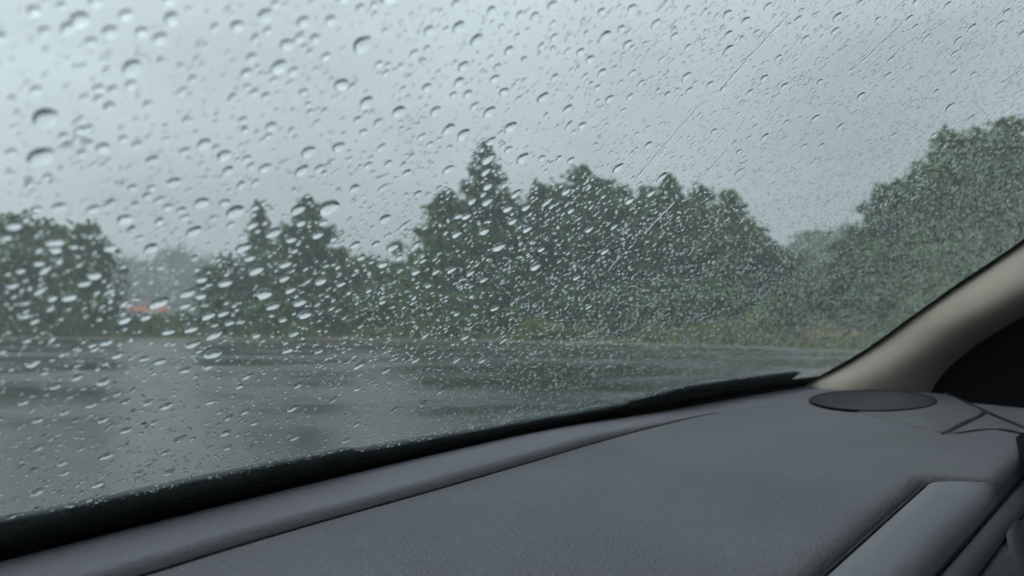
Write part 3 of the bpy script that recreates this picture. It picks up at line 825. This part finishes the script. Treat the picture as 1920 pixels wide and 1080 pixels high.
#DROPS
# ================================================================== RAIN ON THE GLASS
# measured drops: photo pixel centre and width
DROPS = """197 22 47,48 68 30,163 48 30,132 82 37,67 105 27,110 98 30,217 72 28,298 43 28,302 77 30,190 103 33,247 102 25,282 113 28,155 122 27,412 22 27,425 88 28,
477 68 28,548 78 27,598 75 25,622 32 27,517 120 30,570 108 23,503 160 33,530 168 20,590 140 20,452 145 23,443 172 22,230 167 37,343 185 20,620 190 30,550 205 20,480 213 18,
168 205 23,195 207 22,228 197 23,52 210 23,70 260 50,142 222 18,260 232 20,490 268 25,438 257 18,417 218 17,560 313 30,617 303 28,365 302 27,403 322 28,177 312 30,62 330 50,
480 343 23,548 347 25,582 342 20,410 350 25,270 333 25,138 323 22,103 293 23,330 315 20,445 327 18,215 295 20,575 260 13,7 323 23,
707 30 38,658 117 38,765 28 20,832 40 18,882 25 18,898 52 23,952 58 18,980 60 22,1012 40 23,990 10 20,1137 17 30,1222 15 25,1267 12 18,1162 43 22,1105 50 20,838 82 28,872 105 27,
782 90 22,918 80 17,1112 95 28,1143 80 20,1208 70 22,1155 108 23,1085 137 23,1243 92 18,1268 113 17,1017 98 18,948 97 15,993 115 17,1043 122 17,1067 123 20,933 123 23,962 138 17,
755 132 18,690 152 18,703 168 18,848 153 25,840 182 23,780 193 23,857 203 23,830 205 18,907 175 22,925 198 23,1020 170 18,1108 160 22,1100 188 15,1123 208 20,1162 203 17,998 207 25,
1045 227 22,667 222 28,728 237 30,797 235 23,898 235 28,870 225 17,938 262 28,822 267 27,850 277 27,1073 257 20,1048 257 17,902 288 23,935 302 18,962 318 28,897 320 27,893 343 22,
823 340 20,697 302 18,772 282 17,788 295 17,663 275 18,652 253 18,690 257 18,745 348 20,710 332 18,673 335 20,998 317 18,1030 317 17,1053 320 18,1142 333 23,1198 290 20,1225 348 23,
1267 165 23,1273 190 18,1182 178 15,1233 197 15,1220 135 15,
1378 18 22,1477 18 23,1555 10 22,1702 20 25,1758 27 20,1307 23 17,1418 35 20,1377 62 22,1342 50 20,1550 52 25,1475 58 20,1593 25 18,1345 87 22,1345 115 25,1398 83 17,1490 93 20,1547 77 18,
1687 52 20,1698 68 17,1805 67 22,1870 38 23,1902 77 23,1858 60 20,1627 55 17,1440 128 18,1415 165 20,1387 192 18,1312 178 18,1452 180 20,1598 195 22,1648 157 18,1653 128 18,
1780 90 18,1773 115 18,1720 87 17,1513 237 20,1560 252 15,1660 267 15,1768 212 20,1808 232 18,1740 185 17,1810 152 17,1773 150 17,1370 300 15,1418 272 20,1370 337 15,1322 263 18,
1525 287 15,1493 288 15,1520 170 18,1738 265 15,1458 245 15,
310 372 30,362 408 32,405 407 25,425 423 37,220 440 33,332 435 22,300 417 22,348 460 32,268 492 32,600 413 42,542 417 30,497 460 32,457 447 23,530 472 23,440 488 32,453 507 25,548 442 22,
580 463 22,590 440 20,465 528 35,520 517 25,363 547 25,408 553 28,518 543 23,587 547 25,625 551 20,480 572 38,530 564 22,548 586 30,498 593 30,558 608 33,517 618 20,377 613 28,405 608 25,
283 591 37,220 623 30,337 572 32,417 625 22,538 643 25,387 647 37,345 637 30,467 647 23,302 643 27,387 682 38,348 665 30,287 697 27,527 673 25,585 674 22,378 705 25,258 692 25,335 712 25,
187 663 27,207 687 25,50 703 33,163 542 33,117 583 33,90 497 30,160 423 27,97 420 30,13 455 33,192 492 27,60 522 25,90 483 37,233 383 20,268 383 20,282 405 17,325 422 20,385 435 20,
145 557 27,12 563 25,362 577 25,333 595 23,260 617 23,462 415 18,462 370 17,435 375 18,
648 377 22,702 375 18,767 385 18,897 370 23,928 367 18,868 397 20,897 398 23,950 383 22,935 410 25,970 407 20,1045 377 18,1010 397 18,1055 412 18,705 432 27,740 445 18,858 425 20,
843 425 17,945 433 22,892 452 25,840 458 22,973 447 23,1090 445 22,1165 392 23,1205 378 20,920 480 30,720 483 27,690 477 18,650 480 23,662 503 18,733 502 18,702 515 25,765 528 20,
832 523 20,803 527 15,868 528 18,893 540 20,1000 483 20,990 515 25,1068 533 20,1120 485 20,778 507 15,763 480 18,788 552 17,915 592 20,1092 587 18,870 570 15,843 603 17,660 700 25,
712 708 20,785 643 18,860 645 20,932 650 20,893 687 20,845 687 18,767 688 17,763 573 15,703 583 15,677 563 17,1137 440 15,
132 728 25,182 735 30,160 777 27,92 745 25,225 770 23,265 772 25,300 778 27,33 775 25,110 792 22,60 807 25,182 805 25,277 808 20,225 823 27,328 837 27,383 770 20,448 787 23,417 798 17,
467 807 20,412 826 25,417 852 22,300 863 22,190 870 32,542 833 23,537 780 23,547 737 18,613 763 18,438 740 20,250 900 17,307 899 27,173 923 30,60 858 27,107 885 22,112 903 22,13 983 25,
60 938 33,450 723 20,208 757 20,638 837 20,350 837 17,658 743 18,815 745 18,728 780 18,783 768 17,658 807 17"""
drops = []
for tok in DROPS.replace('\n', '').split(','):
    a = tok.split()
    if len(a) == 3: drops.append(tuple(float(q) for q in a))
drops.sort(key=lambda d: -d[2])

OFF = GLASS_T + 0.00025
def cap_mesh(name, nseg, rings, contact, wob, seed, slump=0.0):
    """closed lens of water: unit base radius in x/y, height along z; slump shifts the bulk towards -y (down the glass)"""
    r_ = random.Random(seed)
    ph = [(r_.uniform(0, 6.28), r_.uniform(-1, 1)) for _ in range(4)]
    R = 1 / math.sin(contact); zc = -R * math.cos(contact)
    v = []; f = []
    def outl(t): return 1 + wob * (ph[0][1] * math.cos(2 * t + ph[0][0]) + 0.6 * ph[1][1] * math.cos(3 * t + ph[1][0]) + 0.35 * ph[2][1] * math.cos(5 * t + ph[2][0]))
    for j in range(rings):
        a = contact * (1 - j / rings); q = R * math.sin(a); z = R * math.cos(a) + zc
        for k in range(nseg):
            t = 2 * math.pi * k / nseg
            o = outl(t) ** (q)
            v.append((math.cos(t) * q * o, math.sin(t) * q * o - slump * z, z))
    v.append((0, -slump * (R + zc), R + zc)); top_ = len(v) - 1
    for j in range(rings - 1):
        for k in range(nseg):
            k2 = (k + 1) % nseg
            f.append((j * nseg + k, j * nseg + k2, (j + 1) * nseg + k2, (j + 1) * nseg + k))
    for k in range(nseg): f.append(((rings - 1) * nseg + k, (rings - 1) * nseg + (k + 1) % nseg, top_))
    b0 = len(v)
    for k in range(nseg): v.append(v[k])
    f.append(tuple(b0 + k for k in range(nseg))[::-1])
    return v, f

VAR = []
for i in range(14):
    v, f = cap_mesh('raindrop', 22, 7, math.radians(random.uniform(42, 57)), random.choice((0.05, 0.1, 0.16, 0.22)), 100 + i, slump=random.uniform(0.05, 0.3))
    me = bpy.data.meshes.new('raindrop'); me.from_pydata(v, [], f); me.materials.append(M['water'])
    sm_ = [True] * len(me.polygons); sm_[-1] = False
    me.polygons.foreach_set('use_smooth', sm_); me.update(); VAR.append(me)

def size_on_glass(X, s, depth, wpx):
    """base radius that gives a drop of that pixel width here"""
    lat, up, n = gframe(X)
    # project the two in-plane axes; the widest extent of the projected circle
    p = gpt(X, s)
    def proj(q):
        r = q.x * CS - q.y * SN; fwd = q.x * SN + q.y * CS
        return np.array([r / fwd, q.z / fwd]) * F
    e = 1e-4
    J = np.stack([(proj(p + lat * e) - proj(p)) / e, (proj(p + up * e) - proj(p)) / e], 1)
    sv_ = np.linalg.svd(J)[1]
    return wpx * 0.5 / sv_[0]

taken = []            # X, s, radius of the larger drops
MARKS = [(908, 268, 'tip of the tallest spired conifer'), (487, 384, 'tip of the slim conifer'), (578, 372, 'tip of the larger left conifer'), (278, 575, 'orange-red car'),
         (50, 410, 'top of the leftmost tree'), (20, 20, 'top left corner of the view'), (700, 20, 'largest drop on the top edge'), (1400, 115, 'longest water trail'),
         (1640, 95, 'fat-ended water trail'), (1900, 30, 'top right corner of the view'), (1240, 280, 'long trail crossing the sky'), (1222, 422, 'bright short trail'),
         (640, 850, 'square step in the wiper'), (300, 640, 'far road edge below the orange-red car'), (700, 638, 'far road edge below the middle gap'), (920, 640, 'road edge below the spired conifer'),
         (70, 700, 'left end of the road'), (60, 950, 'left end of the wiper'), (300, 800, 'middle of the lower left road'), (900, 480, 'middle of the spired conifer'), (1092, 316, 'top of the ragged conifer'),
         (1360, 368, 'top of the loose tree ending the clump'), (720, 490, 'gap left of the spired conifer'), (550, 540, 'middle of the larger left conifer'), (400, 480, 'low tree beside the slim conifer'),
         (140, 540, 'middle of the left trees'), (70, 260, 'big domed drop at the left edge'), (1880, 235, 'top of the tallest right-hand tree'), (1660, 335, 'top of the leftmost right-hand tree'),
         (960, 20, 'middle of the top edge'), (420, 20, 'left part of the top edge'), (1250, 20, 'right part of the top edge'), (520, 250, 'sky midway above the two left conifers'),
         (300, 230, 'sky above the orange-red car'), (760, 180, 'sky left of and above the spire'), (1090, 150, 'sky above the ragged conifer')]
ORD = ['nearest', 'second nearest', 'third nearest', 'fourth nearest', 'fifth nearest', 'sixth nearest', 'seventh nearest', 'eighth nearest', 'ninth nearest']
DIRS = ['right of', 'up and right of', 'above', 'up and left of', 'left of', 'down and left of', 'below', 'down and right of']
SPOT = {}
def place_labels():
    cells = {}
    for (px, py, w) in drops[:300]:
        m = min(range(len(MARKS)), key=lambda k: (MARKS[k][0] - px) ** 2 + (MARKS[k][1] - py) ** 2)
        dx, dy = px - MARKS[m][0], MARKS[m][1] - py
        k = int(round(math.atan2(dy, dx) / (math.pi / 4))) % 8
        cells.setdefault((m, k), []).append((dx * dx + dy * dy, px, py))
    for (m, k), L in cells.items():
        for i, (d, px, py) in enumerate(sorted(L)):
            SPOT[(int(px), int(py))] = DIRS[k] + ' the ' + MARKS[m][2] + (', ' + ORD[min(i, 8)] if len(L) > 1 else '')
place_labels()
SPECIAL = {(70, 260): 'big blurred domed raindrop alone near the left edge, above the left trees', (62, 330): 'big blurred flattened raindrop near the left edge, just below the domed one',
           (197, 22): 'big blurred raindrop at the top left of the windscreen', (707, 30): 'large raindrop at the top of the glass, left of centre',
           (658, 117): 'large flat raindrop below and left of the largest one at the top', (600, 413): 'large bright raindrop over the tip of the right conifer of the pair',
           (560, 313): 'round dark-rimmed raindrop above the pair of conifers', (962, 318): 'round dark-rimmed raindrop right of the spired conifer',
           (283, 591): 'wide bright raindrop just under the orange-red car', (387, 682): 'wide raindrop over the road left of centre, below the conifers',
           (132, 728): 'dark round raindrop over the road at the far left', (920, 480): 'largest bright raindrop over the spired conifer', (480, 572): 'wide bright raindrop at the foot of the left conifer',
           (728, 237): 'tall dark-rimmed raindrop against the sky left of the spire', (938, 262): 'raindrop touching the right of the spire tip',
           (425, 423): 'wide raindrop left of the slim conifer tip', (362, 408): 'tall drawn-out raindrop left of the slim conifer'}
nd = 0
extra = []
for (px, py, w) in drops:
    h = ghit(px, py, OFF)
    if h is None: continue
    X, s, dep = h
    r = size_on_glass(X, s, dep, w * 1.06)
    taken.append((X, s, r))
    if nd >= 300:
        extra.append((X, s, r)); continue
    lat, up, n_ = gframe(X)
    o = bpy.data.objects.new('raindrop', VAR[nd % len(VAR)])
    sx = r * random.uniform(0.92, 1.04); sy = r * random.uniform(0.85, 1.12); sz = r * random.uniform(0.82, 1.05)
    if py > 400: sy *= 0.86; sz *= 0.95 - 0.3 * sm(610, 720, py)          # drops lower down the glass are flatter and wider
    rot = random.uniform(-0.35, 0.35) if py < 400 else random.uniform(-0.25, 0.1)
    a = lat * math.cos(rot) + up * math.sin(rot); b = up * math.cos(rot) - lat * math.sin(rot)
    def d3(q): return W(*q) - W(0, 0, 0)
    A, B, Nn = d3(a), d3(b), d3(n_)
    p = Wv(gpt(X, s, OFF))
    o.matrix_world = Matrix(((A.x * sx, B.x * sy, Nn.x * sz, p.x), (A.y * sx, B.y * sy, Nn.y * sz, p.y), (A.z * sx, B.z * sy, Nn.z * sz, p.z), (0, 0, 0, 1)))
    COL.objects.link(o)
    key = (int(px), int(py))
    if key in SPECIAL: tag(o, SPECIAL[key], 'raindrop', 'raindrops on the windscreen')
    else:
        sz_w = 'large' if w >= 27 else ('middle-sized' if w >= 20 else 'small')
        tag(o, sz_w + ' raindrop ' + SPOT[key], 'raindrop', sz_w + ' raindrops on the windscreen')
    nd += 1

# --- trails left by running drops
TRAILS = [([(1332, 192), (1365, 152), (1412, 100), (1440, 70), (1463, 46)], 5.5, 'longest water trail on the upper glass, right of centre'),
          ([(1178, 352), (1215, 307), (1255, 262), (1300, 211)], 4.0, 'long water trail running from the spired trees up into the sky'),
          ([(1573, 153), (1600, 132), (1640, 95), (1673, 64)], 5.0, 'water trail with a fat drop at its lower end, upper right'),
          ([(1655, 126), (1672, 108), (1703, 86)], 4.0, 'short curved water trail right of the fat-ended one'),
          ([(1194, 452), (1220, 424), (1251, 393)], 4.0, 'bright short water trail over the right-hand clump'),
          ([(1286, 365), (1318, 330), (1348, 296)], 3.5, 'faint water trail against the sky above the right-hand clump'),
          ([(1862, 170), (1888, 152), (1925, 124)], 4.0, 'water trail near the upper right corner'),
          ([(1130, 516), (1150, 494)], 3.5, 'tiny bright water trail over the middle of the right-hand clump'),
          ([(1735, 72), (1765, 50)], 4.5, 'short thick water trail at the top right')]
for pix, wpx, lab in TRAILS:
    pp = []
    for q in pix:
        h = ghit(*q, OFF); pp.append((h[0], h[1], h[2]))
    c = smooth_curve(pp, 26)
    v = []; f = []; m = 6
    for i, q in enumerate(c):
        X, s = q[0], q[1]; lat, up, n_ = gframe(X)
        rr = wpx * 0.52 * q[2] / F * (1 + 0.25 * math.sin(i * 1.3 + wpx) * random.uniform(0.4, 1)) * (1.9 if i < 2 else (1.35 if i == 2 else 1)) * (0.45 if i in (0, 25) else 1)
        base = gpt(X, s, OFF) + lat * (rr * 0.5 * math.sin(i * 0.9 + wpx * 3) + rr * 0.35 * math.sin(i * 2.3))
        for k in range(m + 1):
            t = math.pi * k / m
            v.append(Wv(base + lat * math.cos(t) * rr + n_ * math.sin(t) * rr * 0.85))
        taken.append((X, s, rr))
    w_ = m + 1
    for i in range(len(c) - 1):
        for k in range(m):
            a = i * w_ + k; f.append((a, a + w_, a + w_ + 1, a + 1))
        f.append((i * w_ + m, (i + 1) * w_ + m, (i + 1) * w_, i * w_))
    f.append(tuple(range(w_))); f.append(tuple((len(c) - 1) * w_ + k for k in range(w_))[::-1])
    o = mesh_obj('water_trail', v, f, M['water'], smooth=False)
    bm = bmesh.new(); bm.from_mesh(o.data); bmesh.ops.recalc_face_normals(bm, faces=bm.faces[:]); bm.to_mesh(o.data); bm.free()
    tag(o, lab, 'water trail', 'water trails on the windscreen')

# --- the countless small droplets in between: one mesh, uniform over the glass with patchy density
taken = np.array(taken)
cell = 0.012
grid = {}
for i, (X, s, r) in enumerate(taken): grid.setdefault((int(X // cell), int(s // cell)), []).append(i)
pinch = np.array([(a, b) for a, b in PI_])
def xmax_at(s): return float(np.interp(s, pinch[:, 1], pinch[:, 0])) + 0.03
wavy = lambda X, s: 0.5 + 0.5 * math.sin(31 * X + 9 * math.sin(23 * s)) * math.sin(37 * s + 7 * math.sin(17 * X))
T6, T3 = [], []
def free(X, s, r):
    cx, cs_ = int(X // cell), int(s // cell)
    for a in (-1, 0, 1):
        for b in (-1, 0, 1):
            for i in grid.get((cx + a, cs_ + b), ()):
                q = taken[i]
                if (q[0] - X) ** 2 + (q[1] - s) ** 2 < (q[2] * 1.15 + r) ** 2: return False
    return True
def pyof(p): return HORIZON - p.z / (p.x * SN + p.y * CS) * F
def in_view(X, s):
    p = gpt(X, s); fwd = p.x * SN + p.y * CS
    if fwd < 0.05: return False
    r = (p.x * CS - p.y * SN) / fwd * F + 960; u = HORIZON - p.z / fwd * F
    return -120 < r < 2040 and -120 < u < 1120
small = []
mids = []
tries = 0
for _ in range(32000):
    X = random.uniform(-0.25, 1.24); s = random.uniform(0.02, 0.62)
    if X > xmax_at(s) or not in_view(X, s): continue
    r = random.choice((0.0007, 0.0008, 0.00095, 0.0012)) * random.uniform(0.85, 1.2)
    if free(X, s, r): mids.append((X, s, r))
for _ in range(190000):
    X = random.uniform(-0.25, 1.24); s = random.uniform(0.012, 0.62)
    if X > xmax_at(s) or not in_view(X, s): continue
    w = wavy(X, s)
    w2 = 0.5 + 0.5 * math.sin(83 * X + 5 * math.sin(61 * s)) * math.sin(97 * s + 4 * math.sin(71 * X))
    if random.random() > 0.10 + 0.45 * w + 0.55 * w2 * w: continue
    r = min(0.00085, 0.00026 + random.expovariate(1 / 0.00018))
    if free(X, s, r): small.append((X, s, r))
def batch(name, items, nseg, rings, smooth=True):
    """all caps of one size class in one mesh, built with arrays"""
    protos = [cap_mesh('p', nseg, rings, math.radians(c), 0.16, 500 + k, slump=0.15) for k, c in enumerate((44, 50, 56, 48, 58, 46))]
    nv = len(protos[0][0]); faces0 = protos[0][1]
    PV = np.array([p[0] for p in protos])
    n = len(items); V = np.empty((n, nv, 3))
    c0 = np.array([[CS, -SN, 0], [SN, CS, 0], [0, 0, 1]])
    for i, (X, s, r) in enumerate(items):
        lat, up, n_ = gframe(X); p = gpt(X, s, OFF)
        e = random.uniform(0.75, 1.1); g_ = random.uniform(0.95, 1.55) if random.random() < 0.6 else random.uniform(0.7, 1.0)
        rot = random.uniform(-0.5, 0.5); c_, s_ = math.cos(rot), math.sin(rot)
        a = np.array(lat) * c_ + np.array(up) * s_; b = np.array(up) * c_ - np.array(lat) * s_
        Bm = np.stack([a * r * e, b * r * g_, np.array(n_) * r * (0.95 - 0.36 * sm(610, 740, pyof(p)) * sm(0.028, 0.042, s))], 0)
        V[i] = PV[i % len(protos)] @ Bm + np.array(p)
    V = V.reshape(-1, 3) @ c0.T + np.array([0, 0, CAMZ])
    ls, lt, li = [], [], []
    base_l = np.concatenate([np.array(f_) for f_ in faces0]); tot = np.array([len(f_) for f_ in faces0])
    li = (base_l[None, :] + (np.arange(n) * nv)[:, None]).ravel().astype(np.int32)
    st = np.concatenate([[0], np.cumsum(tot)[:-1]])
    ls = (st[None, :] + (np.arange(n) * len(base_l))[:, None]).ravel().astype(np.int32)
    me = bpy.data.meshes.new(name); me.vertices.add(len(V)); me.vertices.foreach_set('co', V.ravel())
    me.loops.add(len(li)); me.loops.foreach_set('vertex_index', li)
    me.polygons.add(len(ls)); me.polygons.foreach_set('loop_start', ls)
    sm2 = np.tile(np.array([smooth] * (len(tot) - 1) + [False]), n)
    me.polygons.foreach_set('use_smooth', sm2)
    me.update(calc_edges=True); me.materials.append(M['water'])
    return link(bpy.data.objects.new(name, me))
fine = [q for q in small if q[2] < 0.00042]; coarse = [q for q in small if q[2] >= 0.00042]
drz = batch('drizzle', fine, 6, 2)
tag(drz, 'fine drizzle droplets scattered all over the windscreen between the larger drops', 'droplets', kind='stuff')
spk = batch('spatter', [q for q in mids if q[2] >= 0.0009] + extra, 10, 3)
drc = batch('rain_specks', coarse + [q for q in mids if q[2] < 0.0009], 8, 2)
tag(drc, 'tiny rain specks strewn over the windscreen', 'droplets', kind='stuff')
tag(spk, 'countless little raindrops covering the windscreen among the bigger ones', 'droplets', kind='stuff')
import sys; sys.stderr.write('DROPS %d %d %d %d %d\n' % (nd, len(extra), len(mids), len(fine), len(coarse)))
